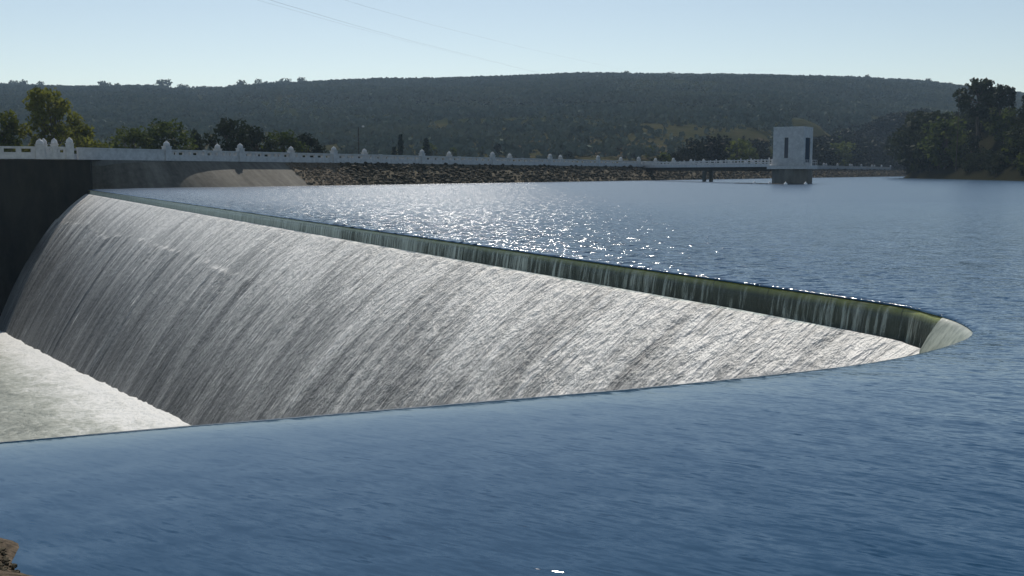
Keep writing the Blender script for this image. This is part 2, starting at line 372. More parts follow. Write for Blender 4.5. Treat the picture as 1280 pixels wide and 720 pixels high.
def loft(s, P, N, sec, jitter=None):
    sec = np.asarray(sec, float)
    X = np.empty((len(s), len(sec), 3))
    X[:, :, :2] = P[:, None] + N[:, None] * sec[None, :, :1]; X[:, :, 2] = sec[None, :, 1]
    return X
IEND = len(fine) - 1

weir = thing('spillway_weir', 'long V-shaped concrete weir with algae-stained lip, water spilling over it', 'weir', (0, 0, 0))
wall_sec = [(-.9, -3), (-.9, -.24), (-.25, -.18), (-.06, -.135), (.0, -.15), (.03, -.22), (.045, -.40), (.05, -.60), (.09, -.98), (.34, -1.0)]
wv = np.array([-.9, -.7, -.2, 0, .06, .14, .34, .5, .8, 1.1])
def wall_uv(s): return np.stack(np.broadcast_arrays(np.abs(s - S0)[:, None], wv[None]), -1)
i1180 = int(np.argmin(np.hypot(fine[:, 0] - at(1178, 393.0, LIPZ).x, fine[:, 1] - at(1178, 393.0, LIPZ).y)))
i1200n = int(np.argmin(np.hypot(fine[:, 0] - at(1185, 430.5, LIPZ).x, fine[:, 1] - at(1185, 430.5, LIPZ).y)))
for i0, i1 in ((0, i1180), (i1200n, IEND)):
    s, P, N = crest_samples(i0, i1, .25)
    grid('crest_wall', loft(s, P, N, wall_sec), M['weir'], weir, wall_uv(s))
s, P, N = crest_samples(i1180, i1200n, .08)
nose_sec = [(-.9, -3), (-.9, -.24), (-.2, -.17), (-.05, -.125), (.03, -.14), (.10, -.22), (.22, -.4), (.34, -.62), (.4, -1.0)]
npn = grid('nose_panel', loft(s, P, N, nose_sec), M['nose'], weir, np.stack(np.broadcast_arrays(s[:, None], np.arange(9)[None] * .1), -1))
npn['label'] = 'pale bare concrete panel at the rounded tip'

# ------------------------------------------------------------------ chute faces
hA, hB = .576, .155
def prof(sv): x = sv / H; return H * (-.262 - hA * x - hB * x * x)
def floor_z(tau): return -2.27 * H - .094 * tau
def s_toe(tau):
    c = (-.262 * H - floor_z(tau)) / H
    return H * (-hA + np.sqrt(hA * hA + 4 * hB * c)) / (2 * hB)
def chute(i0, i1, step, nS, name, slab):
    s, P, N = crest_samples(i0, i1, step)
    tau = np.abs(s - S0)
    smax = np.minimum(s_toe(np.maximum(tau - 2, 0)) + 1.2, .95 * tau + .55)
    k = np.linspace(0, 1, nS) ** .9
    s0_ = .16 + .05 * (1 - sstep(2, 8, tau))
    Sv = s0_[:, None] + k[None] * np.maximum(smax - s0_, .12)[:, None]
    T = np.broadcast_to(tau[:, None], Sv.shape)
    z = prof(Sv)
    slope = (hA + 2 * hB * Sv / H); ln = np.sqrt(1 + slope ** 2)
    # sheets: a smooth upper apron, then clumps that break away at a ragged line
    sb = H * (1.04 + .013 * T / H) + .5 * (fbm(T * .5, T * 0 + 3.3, 3, 5) - .45) + 1.6 * (fbm(T * .06, T * 0 + 1.1, 2, 9) - .45)
    clump = fbm(T * 1.1, Sv * .05, 3, 21) * 1.25 * sstep(22, 40, T)
    edge = sstep(-.05, .22, Sv - sb)
    d = .13 * edge * sstep(.42, .8, clump) * np.exp(-np.maximum(Sv - sb, 0) / 4.5)
    # separate thick surges further down the face
    for sd, sc, thr in ((31, .42, .60), (47, .9, .64)):
        u = fbm(T * sc * 2.2, Sv * .16, 2, sd); w = vnoise(T * sc * 1.5 + 9, Sv * .3 + 4, sd + 3)
        d = d + .05 * sstep(thr, thr + .16, u * 1.3) * sstep(.55, .8, w) * sstep(0, 1.0, Sv - sb)
    d = d + .05 * (fbm(T * 2.2, Sv * .25, 3, 3) - .5) + .035 * (fbm(T * 4.5, Sv * 1.6, 3, 13) - .5)
    d = d + .06 * (vnoise(T * 3, Sv * 0, 77)) * sstep(.9, .3, Sv)           # foot of the lip fall, frothing
    d = d * sstep(.0, .14, Sv - s0_[:, None]) + .02
    X = np.empty(Sv.shape + (3,))
    off = Sv + d * slope / ln
    X[..., :2] = P[:, None] + N[:, None] * off[..., None]; X[..., 2] = z + d / ln
    UV = np.stack([T, np.cumsum(np.concatenate([np.zeros((len(s), 1)), np.diff(Sv, axis=1) * ln[:, 1:]], 1), 1)], -1)
    if slab:
        Y = np.empty((len(s), 12, 3)); kk = np.linspace(0, 1, 12); S2 = .3 + kk[None] * np.maximum(smax - .3, .12)[:, None]
        Y[..., :2] = P[:, None] + N[:, None] * S2[..., None]; Y[..., 2] = prof(S2) - .25
        grid('chute_slab', Y[::6], M['pier'], weir, None)
    return grid(name, X, M['chute'], None, UV)
tag(chute(0, i_apex, .1, 150, 'waterfall', True), kind='structure')
tag(chute(i_apex, IEND, .25, 60, 'waterfall', True), kind='structure')

# thin water falling from the lip to the ledge
napp_sec = [(-.05, -.125), (.0, -.14), (.05, -.17), (.085, -.24), (.11, -.36), (.13, -.5), (.15, -.66)]
nv = np.array([-.1, 0, .06, .15, .29, .43, .67])
for i0, i1, st in ((0, i1180, .12), (i1200n, IEND, .3)):
    s, P, N = crest_samples(i0, i1, st)
    if i0 == 0: s, P, N = s[26:], P[26:], N[26:]          # the first block by the abutment stays dry
    X = loft(s, P, N, napp_sec)
    tt = np.abs(s - S0)
    X[:, :, :2] += N[:, None] * (.05 * (vnoise(tt * 3.1, tt * 0, 61) - .4)[:, None] * np.linspace(0, 1, 7)[None])[..., None]
    tag(grid('falling_water', X, M['nappe'], None, np.stack(np.broadcast_arrays(tt[:, None], nv[None]), -1)), kind='structure')

# ------------------------------------------------------------------ channel at the toe
dirF = np.array([(FAR0 - FAR1).x, (FAR0 - FAR1).y]); LF = np.linalg.norm(dirF); dirF /= LF
perp = np.array([-dirF[1], dirF[0]]); perp = perp if perp[0] < 0 else -perp
org = fine[i_apex]
tau = np.concatenate([np.linspace(2.0, 60, 330), np.linspace(60.4, 175, 230)]); sv = np.concatenate([np.linspace(-2, 10, 70), np.linspace(10.4, 110, 110)])
base_far = np.array([FAR1.x, FAR1.y]); t1 = S0 - arc[i1100]
Tg, Sg = np.meshgrid(tau, sv, indexing='ij')
toe = s_toe(np.maximum(tau, 0))[:, None]
Sabs = toe + Sg
X = np.empty(Tg.shape + (3,))
X[..., :2] = base_far + dirF * (Tg - t1)[..., None] + perp * Sabs[..., None]
foam_r = np.exp(-np.maximum(Sg - .3, 0) / 1.1)
X[..., 2] = floor_z(Tg) + foam_r * (.15 + .14 * fbm(Tg * 1.7, Sg * 1.4, 4, 41) * fbm(Tg * .23, Sg * 0, 2, 44) * 2) + .14 * (fbm(Tg * .35, Sg * .9, 4, 43) - .5)
tag(grid('channel_water', X, M['foam'], None, np.stack([Tg, Sg], -1)), kind='structure')

# ------------------------------------------------------------------ dam
U = Vector((.505, .863, 0)).normalized(); NQ = Vector((U.y, -U.x, 0))       # along the dam / towards the reservoir
DK = 66.3 * H * F
ZB = .825 * H + H; ZT = 1.59 * H + H                                        # parapet foot and top (absolute)
def dam_pt(px, z=0, back=0):
    D = DK / (1400 - px); return Vector(((px - 640) / F * D, D, z)) - NQ * back
CORN = dam_pt(110); S_OF = lambda p: (p - CORN).dot(U)
def dam_s(s, z=0, out=0): return CORN + U * s + NQ * out + Vector((0, 0, z))
S_END = S_OF(dam_pt(1128))
RUN = 2.6 * H
def run_at(s): return RUN * float(sstep(-3, 25, s)) + .02
dam = thing('dam', 'long low dam with a concrete and rubble water face carrying a road', 'dam', (0, 0, 0))
def face(s0, s1, ns, nz, skew0, skew1, m, name, bumpy=0):
    X = np.empty((ns + 1, nz + 1, 3)); UV = np.empty((ns + 1, nz + 1, 2))
    for i in range(ns + 1):
        for k in range(nz + 1):
            v = k / nz; s = s0 + (s1 - s0) * i / ns + (skew0 + (skew1 - skew0) * i / ns) * v
            r = run_at(s) * v * 1.25; z = ZB - .02 - (ZB) * v * 1.25
            b = bumpy * (fbm(s * .9, v * 6, 3, 3) - .5) * min(1, v * 6)
            X[i, k] = dam_s(s, z + b, r + b * .6); UV[i, k] = (s, v * 7)
    return grid(name, X, m, dam, UV, flip=True)
S_C = S_OF(dam_pt(357)); S_R = S_OF(dam_pt(424))
face(0, S_C, 80, 14, 0, 0, M['facing'], 'concrete_facing')
face(S_C + .02, S_R, 30, 16, 0, 0, M['paleearth'], 'gravel_slope', .35)
face(S_R + .02, S_END + 10, 320, 16, 0, 0, M['rubble'], 'rubble_slope', .7)
# wall that closes the chute at its far side
WD = Vector((perp[0], perp[1], 0)).normalized()
WN = Vector((dirF[0], dirF[1], 0)) * -1                  # looks at the camera side
E0 = Vector((FAR0.x, FAR0.y, 0))
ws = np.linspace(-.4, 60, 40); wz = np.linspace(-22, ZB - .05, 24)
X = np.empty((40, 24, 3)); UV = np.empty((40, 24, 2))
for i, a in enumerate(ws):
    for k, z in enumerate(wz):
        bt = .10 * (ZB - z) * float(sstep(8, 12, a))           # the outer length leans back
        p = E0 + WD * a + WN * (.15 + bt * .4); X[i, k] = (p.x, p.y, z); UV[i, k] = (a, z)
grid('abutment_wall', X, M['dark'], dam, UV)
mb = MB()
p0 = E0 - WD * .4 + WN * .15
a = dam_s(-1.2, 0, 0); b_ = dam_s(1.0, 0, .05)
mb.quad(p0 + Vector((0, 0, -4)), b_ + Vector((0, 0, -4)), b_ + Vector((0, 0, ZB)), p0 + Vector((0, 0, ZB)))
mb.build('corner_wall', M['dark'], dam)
ROADW = 5.0
mb = MB()
def slab(mb, p, q, w0, w1, z0, z1, n):
    for s0, s1 in ((p, q),):
        d = (s1 - s0); L = d.length; d.normalize(); c = (s0 + s1) / 2
        Mx = Matrix.Translation(c) @ Matrix(((d.x, n.x, 0, 0), (d.y, n.y, 0, 0), (0, 0, 1, 0), (0, 0, 0, 1)))
        mb.box(0, (w0 + w1) / 2, (z0 + z1) / 2, L, abs(w1 - w0), z1 - z0, Mx)
slab(mb, dam_s(-4, 0), dam_s(S_END + 25, 0), .12, -ROADW - .9, ZB - .75, ZB + .02, NQ)
mb.build('crest_slab', M['pier'], dam)
mb = MB(); slab(mb, dam_s(-3, 0), dam_s(S_END + 24, 0), -.5, -ROADW - .2, ZB + .0, ZB + .05, NQ); rd = mb.build('road', M['asphalt'], None); tag(rd, kind='structure')
# downstream bank
X = np.empty((120, 5, 3))
for i, s in enumerate(np.linspace(-6, S_END + 25, 120)):
    for k in range(5): X[i, k] = dam_s(s, ZB - .5 - k * 2.2, -ROADW - .8 - k * 4.4)
grid('earth_bank', X, M['rubble'], dam)
# wing land behind the abutment wall
X = np.empty((12, 6, 3))
for i, a in enumerate(np.linspace(-2, 70, 12)):
    for k in range(6):
        p = E0 + WD * a - WN * (k * 6 - .1); X[i, k] = (p.x, p.y, ZB - .06 - .02 * k)
grid('wing_deck', X, M['pier'], dam)

# ------------------------------------------------------------------ parapets
PH = ZT - ZB; POSTH = 2.75; PW = 1.0
def basis(d):                                    # local x along d, local y to the right-hand normal
    d = Vector((d.x, d.y, 0)).normalized(); n = Vector((d.y, -d.x, 0))
    return Matrix(((d.x, n.x, 0, 0), (d.y, n.y, 0, 0), (0, 0, 1, 0), (0, 0, 0, 1)))
def post(parent, p, d, hgt=POSTH, w=PW):
    Mx = Matrix.Translation(p) @ basis(d)
    m = MB(); m.box(0, 0, hgt * .36, w, w * .8, hgt * .72, Mx); m.box(0, 0, .12, w * 1.15, w * .95, .24, Mx); m.box(0, 0, hgt * .70 + .03, w * 1.14, w * .94, .1, Mx)
    o = m.build('post', M['white'], parent)
    m = MB(); r = w * .46; z0 = hgt * .72 + .04
    m.lathe([(r * 1.0, z0), (r * 1.0, z0 + .16), (r * .93, z0 + .32), (r * .76, z0 + .46), (r * .5, z0 + .55), (r * .34, z0 + .58), (r * .34, z0 + .64), (r * .2, z0 + .70), (.02, z0 + .71)], 12, Mx)
    m.build('cap', M['white'], o, True)
    return o
def panel(parent, p, q, solid=False, op=9):
    d = q - p; L = d.length; Mx = Matrix.Translation(p) @ basis(d); T = .34
    m = MB()
    if solid:
        m.box(L / 2, 0, (PH - .16) / 2, L, T, PH - .16, Mx)
    else:
        zo0, zo1 = PH * .54, PH * .83
        m.box(L / 2, 0, zo0 / 2, L, T, zo0, Mx)
        m.box(L / 2, 0, (zo1 + PH - .16) / 2, L, T, PH - .16 - zo1, Mx)
        w = L / op
        for i in range(op + 1):
            ww = .32 * w if 0 < i < op else .3 * w
            m.box(min(max(i * w, ww / 2), L - ww / 2), 0, (zo0 + zo1) / 2, ww, T * .94, zo1 - zo0, Mx)
    o = m.build('panel', M['white'], parent)
    m = MB(); m.box(L / 2, 0, PH - .08, L, T + .16, .16, Mx); m.build('rail', M['white'], o)
    if not solid:
        m = MB(); m.box(L / 2, 0, PH * .5 + .04, .5, T + .14, PH * 1.0 + .08, Mx); m.build('pilaster', M['white'], parent)
    return o
Vz = Vector((0, 0, ZB + .02))
inv0, dinv = 1.0204e-3, .128e-3
front_px = [213, 304] + [1400 - 1 / (inv0 + dinv * n) for n in range(0, 20)]
front_px = [x for x in front_px if x < 1126]
par = thing('parapet', 'white parapet with domed posts along the water side of the dam road', 'parapet', (0, 0, 0))
ends = [98] + front_px
for a, b in zip(ends, ends[1:]):
    pa, pb = dam_pt(a, 0, .15) + Vz, dam_pt(b, 0, .15) + Vz; d = (pb - pa).normalized()
    panel(par, pa + d * .5, pb - d * .5, solid=(a == 98), op=10)
for x in front_px: post(par, dam_pt(x, 0, .15) + Vz, U)
back = thing('parapet', 'white parapet on the far side of the dam road, only its domed caps showing', 'parapet', (0, 0, 0))
BK = ROADW + .5
back_px = [275, 366, 457, 562, 637, 700, 775, 818, 862, 899, 930, 948, 975, 1000, 1030, 1062, 1090, 1112]
for x in back_px:
    D = (DK + 0) / (1400 - x)
def back_pt(px):                                    # a point of the far row seen at column px
    s0 = 0; k = (px - 640) / F
    b = CORN - NQ * BK; s = (k * b.y - b.x) / (U.x - k * U.y); return b + U * s
bp = [back_pt(60)] + [back_pt(x) for x in back_px]
for a, b in zip(bp, bp[1:]):
    d = (b - a).normalized(); panel(back, a + Vz + d * .5, b + Vz - d * .5, op=10)
for p in bp[1:]: post(back, p + Vz, U)
# left wing
wing = thing('parapet', 'white railing with four clustered domed posts above the dark abutment wall', 'parapet', (0, 0, 0))
def wing_pt(px, back=.3):
    k = (px - 640) / F; b = E0 - WN * back; s = (k * b.y - b.x) / (WD.x - k * WD.y); return b + WD * s
wp = [wing_pt(98), wing_pt(92), wing_pt(55), wing_pt(-90), wing_pt(-260), wing_pt(-420)]
for a, b in zip(wp[1:], wp[2:]):
    d = (b - a).normalized(); panel(wing, a + Vz + d * .45, b + Vz - d * .45, op=3 if b == wp[2] else 6)
post(wing, wp[1] + Vz, WD, 2.7, .9); post(wing, wp[2] + Vz, WD, 2.4, 1.0); post(wing, wing_pt(73, 2.2) + Vz, WD, 2.6, .85); post(wing, wing_pt(60, 3.0) + Vz, WD, 2.6, .8)

# ------------------------------------------------------------------ riprap
def rock_mesh(n, pos_fn, s0, s1, seed):
    r = random.Random(seed); V = []; Fc = []
    ico = [(0, 0, 1), (.89, 0, .45), (.28, .85, .45), (-.72, .53, .45), (-.72, -.53, .45), (.28, -.85, .45), (.72, .53, -.45), (-.28, .85, -.45), (-.89, 0, -.45), (-.28, -.85, -.45), (.72, -.53, -.45), (0, 0, -1)]
    fc = [(0, 1, 2), (0, 2, 3), (0, 3, 4), (0, 4, 5), (0, 5, 1), (1, 6, 2), (2, 7, 3), (3, 8, 4), (4, 9, 5), (5, 10, 1), (2, 6, 7), (3, 7, 8), (4, 8, 9), (5, 9, 10), (1, 10, 6), (6, 11, 7), (7, 11, 8), (8, 11, 9), (9, 11, 10), (10, 11, 6)]
    for _ in range(n):
        p = pos_fn(r); k = s0 + (s1 - s0) * r.random() ** 2.5; b = len(V)
        ax = [k * r.uniform(.6, 1.3), k * r.uniform(.6, 1.3), k * r.uniform(.4, .9)]; a = r.uniform(0, 6.28); ca, sa = math.cos(a), math.sin(a)
        for x, y, z in ico:
            j = r.uniform(.75, 1.2); x, y, z = x * ax[0] * j, y * ax[1] * j, z * ax[2] * j
            V.append((p[0] + x * ca - y * sa, p[1] + x * sa + y * ca, p[2] + z))
        Fc += [(b + i, b + j, b + q) for i, j, q in fc]
    return V, Fc
def rip(r):
    s = S_R + (S_END + 8 - S_R) * r.random() ** 1.3; v = r.random() ** .9
    return dam_s(s, ZB - ZB * v * 1.08 + .05, run_at(s) * v * 1.08)
v, f = rock_mesh(7500, rip, .16, .66, 5); tag(link('riprap', v, f, M['rock']), 'loose rubble stones covering the water face of the dam', None, None, 'stuff')
def grv(r):
    s = S_C + (S_R - S_C) * r.random(); v = r.random()
    return dam_s(s, ZB - ZB * v * 1.06, run_at(s) * v * 1.06)
v, f = rock_mesh(900, grv, .1, .35, 6); tag(link('gravel', v, f, M['paleearth']), 'pale gravel on the slope between concrete and rubble', None, None, 'stuff')

# ------------------------------------------------------------------ terrain
SHORE = [Vector((600, 40, 0)), Vector((190, 190, 0)), at(1280, 226.3), at(1200, 224.3), at(1130, 222.8), dam_s(S_END + 4, 0, 3), dam_s(S_END + 6000, 0, 3)]
sky_px = [-900, -300, 0, 120, 200, 260, 330, 450, 600, 730, 860, 1000, 1080, 1150, 1200, 1280, 1700, 2400]
sky_py = [112, 104, 109, 112, 111, 115, 109, 107, 102, 97, 97, 99, 100, 104, 111, 121, 132, 134]
def seg_dist(x, y, a, b):
    dx, dy = b.x - a.x, b.y - a.y; t = np.clip(((x - a.x) * dx + (y - a.y) * dy) / (dx * dx + dy * dy), 0, 1)
    ex, ey = x - a.x - t * dx, y - a.y - t * dy
    return np.hypot(ex, ey), (dx * (y - a.y) - dy * (x - a.x))
def shore_d(x, y):
    best = np.full(np.shape(x), 1e9); sg = np.ones(np.shape(x))
    for a, b in zip(SHORE, SHORE[1:]):
        d, c = seg_dist(x, y, a, b); m = d < best - 1e-6; best = np.where(m, d, best); sg = np.where(m, np.where(c < 0, 1, -1), sg)
    return best * sg
def height(x, y):
    x = np.asarray(x, float); y = np.asarray(y, float)
    D = np.maximum(y, 1); px = 640 + F * x / D; Rr = np.hypot(x, y) * .0 + D
    zr = 2 + (HOR - np.interp(px, sky_px, sky_py)) / F * 1600 - 5
    r0 = 420 + 110 * sstep(950, 1120, px)
    t = (Rr - r0) / (1600.0 - r0)
    low = -2 + 10 * sstep(180, 600, Rr)
    hill = low + (zr - low) * np.clip(sstep(-.12, 1.0, t) * .6 + .4 * np.clip(t, 0, 1), 0, 1)
    hill = hill + np.clip(t, 0, 1) * np.clip(1.05 - t, 0, 1) * 26 * (fbm(x * .006, y * .006, 4, 3) - .5) * 2
    hill = np.where(t > 1, zr - (Rr - 1600) * .06, hill) + 1.5 * (fbm(x * .03, y * .03, 3, 8) - .5)
    q = -((x - CORN.x) * NQ.x + (y - CORN.y) * NQ.y)          # behind the dam
    along = (x - CORN.x) * U.x + (y - CORN.y) * U.y
    wl = -((x - E0.x) * WN.x + (y - E0.y) * WN.y)              # behind the abutment wall
    beyond = along > S_END + 30
    beh = np.where(along > -3, q - 10, wl - 8)
    valley = np.minimum(hill, ZB - 1 + np.maximum(hill - ZB, 0) * sstep(0, 60, beh))
    sd = shore_d(x, y)
    cap = 2 + (HOR - np.interp(px, [1040, 1080, 1110, 1150, 1200, 1300], [196, 176, 162, 154, 150, 148])) / F * D
    kn = np.minimum(.3 + .85 * sd, cap) + 2.5 * (fbm(x * .02, y * .02, 3, 12) - .5) * sstep(3, 40, sd)
    kn = np.maximum(np.where(sd > 0, kn, .3 + sd * .5), -25)
    kn = np.where(Rr > 520, np.minimum(kn, np.maximum(hill, cap * sstep(900, 560, Rr))), kn)
    edge = sstep(-5, 90, along - S_END - 25)
    rise = 2 + (HOR - np.interp(px, [985, 1020, 1060, 1085, 1110, 1140, 1180], [222, 212, 197, 185, 170, 164, 162])) / F * D
    rise = rise * sstep(620, 690, Rr) * sstep(1000, 860, Rr) - 30 * (1 - sstep(985, 1010, px))
    hill = np.maximum(hill, rise); valley = np.maximum(valley, rise * sstep(6, 40, beh))
    return np.where(beyond, np.maximum(1 + (hill - 1) * np.maximum(edge, .25), np.where(sd > 0, kn, -25)), np.where(beh > 0, valley, kn))
az = np.concatenate([np.linspace(-74, -34, 60), np.linspace(-33.8, 33.8, 520), np.linspace(34, 74, 60)])
Dg = np.concatenate([np.geomspace(50, 240, 50), np.geomspace(244, 700, 130), np.geomspace(708, 1700, 90), np.geomspace(1750, 6000, 16)])
AA, DD = np.meshgrid(np.tan(np.radians(az)), Dg, indexing='ij')
X = np.stack([AA * DD, DD, height(AA * DD, DD)], -1)
gr_ = tag(grid('ground', X, M['terrain'], None, None), kind='structure')
wa = gr_.data.attributes.new('wooded', 'FLOAT', 'POINT')
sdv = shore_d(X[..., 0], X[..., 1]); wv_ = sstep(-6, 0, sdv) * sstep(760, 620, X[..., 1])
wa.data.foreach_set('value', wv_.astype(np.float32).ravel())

# ------------------------------------------------------------------ reservoir
s, P, N = crest_samples(0, IEND, .3)
offs = np.concatenate([[-.006, -.001, .012, .04], np.linspace(.09, 1.0, 12), np.linspace(1.2, 6.0, 14)])
zz = -.022 * np.exp(-np.maximum(offs, 0) / .40) - .072 * np.exp(-np.maximum(offs, 0) / 1.6) * (1 - sstep(4, 6, offs)); zz[:4] = (-.128, -.110, -.101, -.096)
NO = len(offs); X = np.empty((len(s), NO, 3))
# further out the rows turn into a smooth band that does not fold round the tip
X[:, :, :2] = P[:, None] - N[:, None] * offs[None, :, None]; X[:, :, 2] = zz[None]
rim = X[:, -1]
keep = [0]
for i in range(1, len(rim)):
    if np.linalg.norm(rim[i] - rim[keep[-1]]) > .2: keep.append(i)
poly = [Vector(rim[i]) for i in keep]
outer = [Vector((-60, -40, 0)), Vector((-60, -300, 0)), Vector((900, -300, 0)), Vector((900, 900, 0)), Vector((560, 900, 0)), dam_s(S_END + 40, 0, -4), dam_s(40, 0, -2.0), dam_s(3, 0, -.5)]
allp = poly + outer
tri = tessellate_polygon([allp])
V = [tuple(p) for p in allp]; Fc = [tuple(t) for t in tri]
# connect the dipping strip to the flat part in one sheet
nb = len(V); V += [tuple(p) for p in X.reshape(-1, 3)]
m8 = NO
for i in range(len(s) - 1):
    for k in range(NO - 1):
        a = nb + i * m8 + k; Fc.append((a, a + m8, a + m8 + 1, a + 1))
res = link('reservoir_water', V, Fc, M['water'], None, True)
ow = np.ones(len(V), np.float32)
tn = sstep(i_apex - 20, i_apex + 60, np.interp(s, arc, np.arange(len(arc))))     # 1 along the near arm
ow[nb:] = ((1 - tn)[:, None] + tn[:, None] * (.10 + .90 * sstep(.0, 6.0, offs))[None]).ravel().astype(np.float32)
rf = np.zeros(len(V), np.float32); rf[nb:] = ((1 - tn)[:, None] * (1 - sstep(.5, 6.0, offs))[None]).ravel().astype(np.float32)
ra = res.data.attributes.new('ruffle', 'FLOAT', 'POINT'); ra.data.foreach_set('value', rf)
oa = res.data.attributes.new('open_water', 'FLOAT', 'POINT'); oa.data.foreach_set('value', ow)
import bmesh
bmw = bmesh.new(); bmw.from_mesh(res.data); bmesh.ops.recalc_face_normals(bmw, faces=bmw.faces)
if sum(f.normal.z * f.calc_area() for f in bmw.faces) < 0: bmesh.ops.reverse_faces(bmw, faces=bmw.faces)
for f in bmw.faces:
    if f.normal.z < 0: f.normal_flip()
bmw.to_mesh(res.data); bmw.free()
tag(res, kind='structure')

# ------------------------------------------------------------------ near bank (bottom left)
bank_line = [at(28, 724), at(12, 698), at(-1, 677)]
A, B = bank_line[0], bank_line[-1]; bd = (B - A).normalized(); bn = Vector((-bd.y, bd.x, 0)); bn = bn if bn.x < 0 else -bn
X = np.empty((60, 40, 3))
for i, a in enumerate(np.linspace(-3, 1.0, 60)):
    for k, w in enumerate(np.linspace(-.5, 2.2, 40)):
        p = A + bd * a + bn * (w + .12 * math.sin(a * 3.1) + .07 * math.sin(a * 7.7)); X[i, k] = (p.x, p.y, .34 * w + .02 + .10 * float(fbm(a * 2, w * 2, 3, 2) - .5))
tag(grid('bank', X, simple('brown_bank_gravel', (.025, .02, .014), (.15, .115, .08), 22, .95, .9, .02), None, None), kind='structure')
def pb(r):
    a = r.uniform(-1, 1.0); w = r.random() * 1.8; p = A + bd * a + bn * w; return (p.x, p.y, .34 * w + .01)
v, f = rock_mesh(5000, pb, .006, .024, 9); tag(link('pebbles', v, f, M['rock']), 'small stones on the gravel bank at the water edge', None, None, 'stuff')

# ------------------------------------------------------------------ intake tower
TC = at(991, 229.5); TC = Vector((TC.x + .6, TC.y + 2.9, 0))
nf = Vector((-.535, -.845, 0)).normalized(); nr = Vector((.845, -.535, 0)).normalized()
SCL = F / TC.y
tower = thing('intake_tower', 'square white concrete tower with slit windows standing in the reservoir', 'tower', (TC.x, TC.y, 0), math.atan2(nr.y, nr.x))
# local x = right face normal, local -y = front face normal
a_ = 5.75; zt0 = 2 + (216 - 207) / SCL; zt1 = 2 + (216 - 160) / SCL
m = MB(); m.lathe([(3.7, -4), (3.7, zt0 - .7), (3.95, zt0 - .69)], 16); m.build('pier', M['pier'], tower)
m = MB(); m.box(0, 0, zt0 - .35, 7.4, 7.4, .64); m.build('platform', M['white'], tower)
hw = a_ / 2; tk = .3; wz0, wz1 = zt0 + 1.35, zt1 - 2.0
m = MB()
def holed(mb, axis, sgn, holes):
    # a wall of the tower with upright slits cut out of it; holes = (u0, u1, z0, z1)
    def bx(u0, u1, z0, z1):
        if axis == 'y': mb.box((u0 + u1) / 2, sgn * (hw - tk / 2), (z0 + z1) / 2, u1 - u0, tk, z1 - z0)
        else: mb.box(sgn * (hw - tk / 2), (u0 + u1) / 2, (z0 + z1) / 2, tk, u1 - u0, z1 - z0)
    lim = hw if axis == 'y' else hw - tk
    u = -lim
    for (u0, u1, z0, z1) in holes:
        bx(u, u0, zt0, zt1); bx(u0, u1, zt0, z0); bx(u0, u1, z1, zt1); u = u1
    bx(u, lim, zt0, zt1)
holed(m, 'y', -1, [(-.72, .02, wz0, wz1)]); holed(m, 'y', 1, [(-.4, .4, wz0, wz1)])
holed(m, 'x', 1, [(-1.7, 1.4, zt0 + .5, wz1)]); holed(m, 'x', -1, [(-.5, .5, zt0 + .01, zt0 + 2.2)])
m.build('wall', M['white'], tower)
m = MB(); m.box(0, 0, zt1 - .1, a_ - 2 * tk - .01, a_ - 2 * tk - .01, .18); m.build('roof', M['pier'], tower)
def win(axis, sgn, u0, u1, z0, z1):
    f = MB(); fr = .07
    def bx(mb, ua, ub, za, zb, inset, t):
        if axis == 'y': mb.box((ua + ub) / 2, sgn * (hw - inset), (za + zb) / 2, ub - ua, t, zb - za)
        else: mb.box(sgn * (hw - inset), (ua + ub) / 2, (za + zb) / 2, t, ub - ua, zb - za)
    bx(f, u0, u0 + fr, z0, z1, .16, .1); bx(f, u1 - fr, u1, z0, z1, .16, .1); bx(f, u0 + fr, u1 - fr, z0, z0 + fr, .16, .1); bx(f, u0 + fr, u1 - fr, z1 - fr, z1, .16, .1)
    o = f.build('window', M['wire'], tower)
    g = MB(); bx(g, u0 + fr, u1 - fr, z0 + fr, z1 - fr, .19, .02); g.build('pane', M['glass'], o)
win('y', -1, -.72, .02, wz0, wz1); win('x', 1, -1.7, 1.4, zt0 + .5, wz1); win('y', 1, -.4, .4, wz0, wz1)
m = MB(); m.box(-(hw - .15), 0, zt0 + 1.1, .08, 1.0, 2.2); m.build('door', M['wood'], tower)
m = MB()
for k in range(8):
    for sx in (-1, 1):
        m.box(sx * 3.6, -3.6 + k * 7.2 / 7, zt0 + .5, .06, .06, 1.0); m.box(-3.6 + k * 7.2 / 7, sx * 3.6, zt0 + .5, .06, .06, 1.0) if 0 < k < 7 else None
for sx in (-1, 1):
    for z in (.55, 1.02):
        m.box(sx * 3.6, 0, zt0 + z, .05, 7.1, .05); m.box(0, sx * 3.6, zt0 + z, 7.1, .05, .05)
m.build('railing', M['white'], tower)

# ------------------------------------------------------------------ footbridge
BA = dam_pt(806, 0, -.4); zA = 2 + (216 - 208.6) / F * BA.y
BB = Vector((TC.x, TC.y, 0)) - nr * 3.4 + Vector((0, 0, 0)); zB_ = zt0
BA.z = zA; BB.z = zB_
bridge = thing('footbridge', 'narrow white-railed footbridge on a dark girder leading to the tower', 'bridge', (0, 0, 0))
dv = BB - BA; L = dv.length; bx_ = dv.normalized(); by_ = Vector((bx_.y, -bx_.x, 0)).normalized(); bz_ = bx_.cross(by_) * -1
if bz_.z < 0: bz_ = -bz_
MX = Matrix.Translation(BA) @ Matrix(((bx_.x, by_.x, bz_.x, 0), (bx_.y, by_.y, bz_.y, 0), (bx_.z, by_.z, bz_.z, 0), (0, 0, 0, 1)))
m = MB(); m.box(L / 2, 0, -.12, L, 2.4, .24, MX); m.build('deck', M['white'], bridge)
for sy in (-.8, .8):
    m = MB(); m.box(L / 2, sy, -.65, L, .3, .78, MX); m.build('girder', M['dark'], bridge)
npst = 24
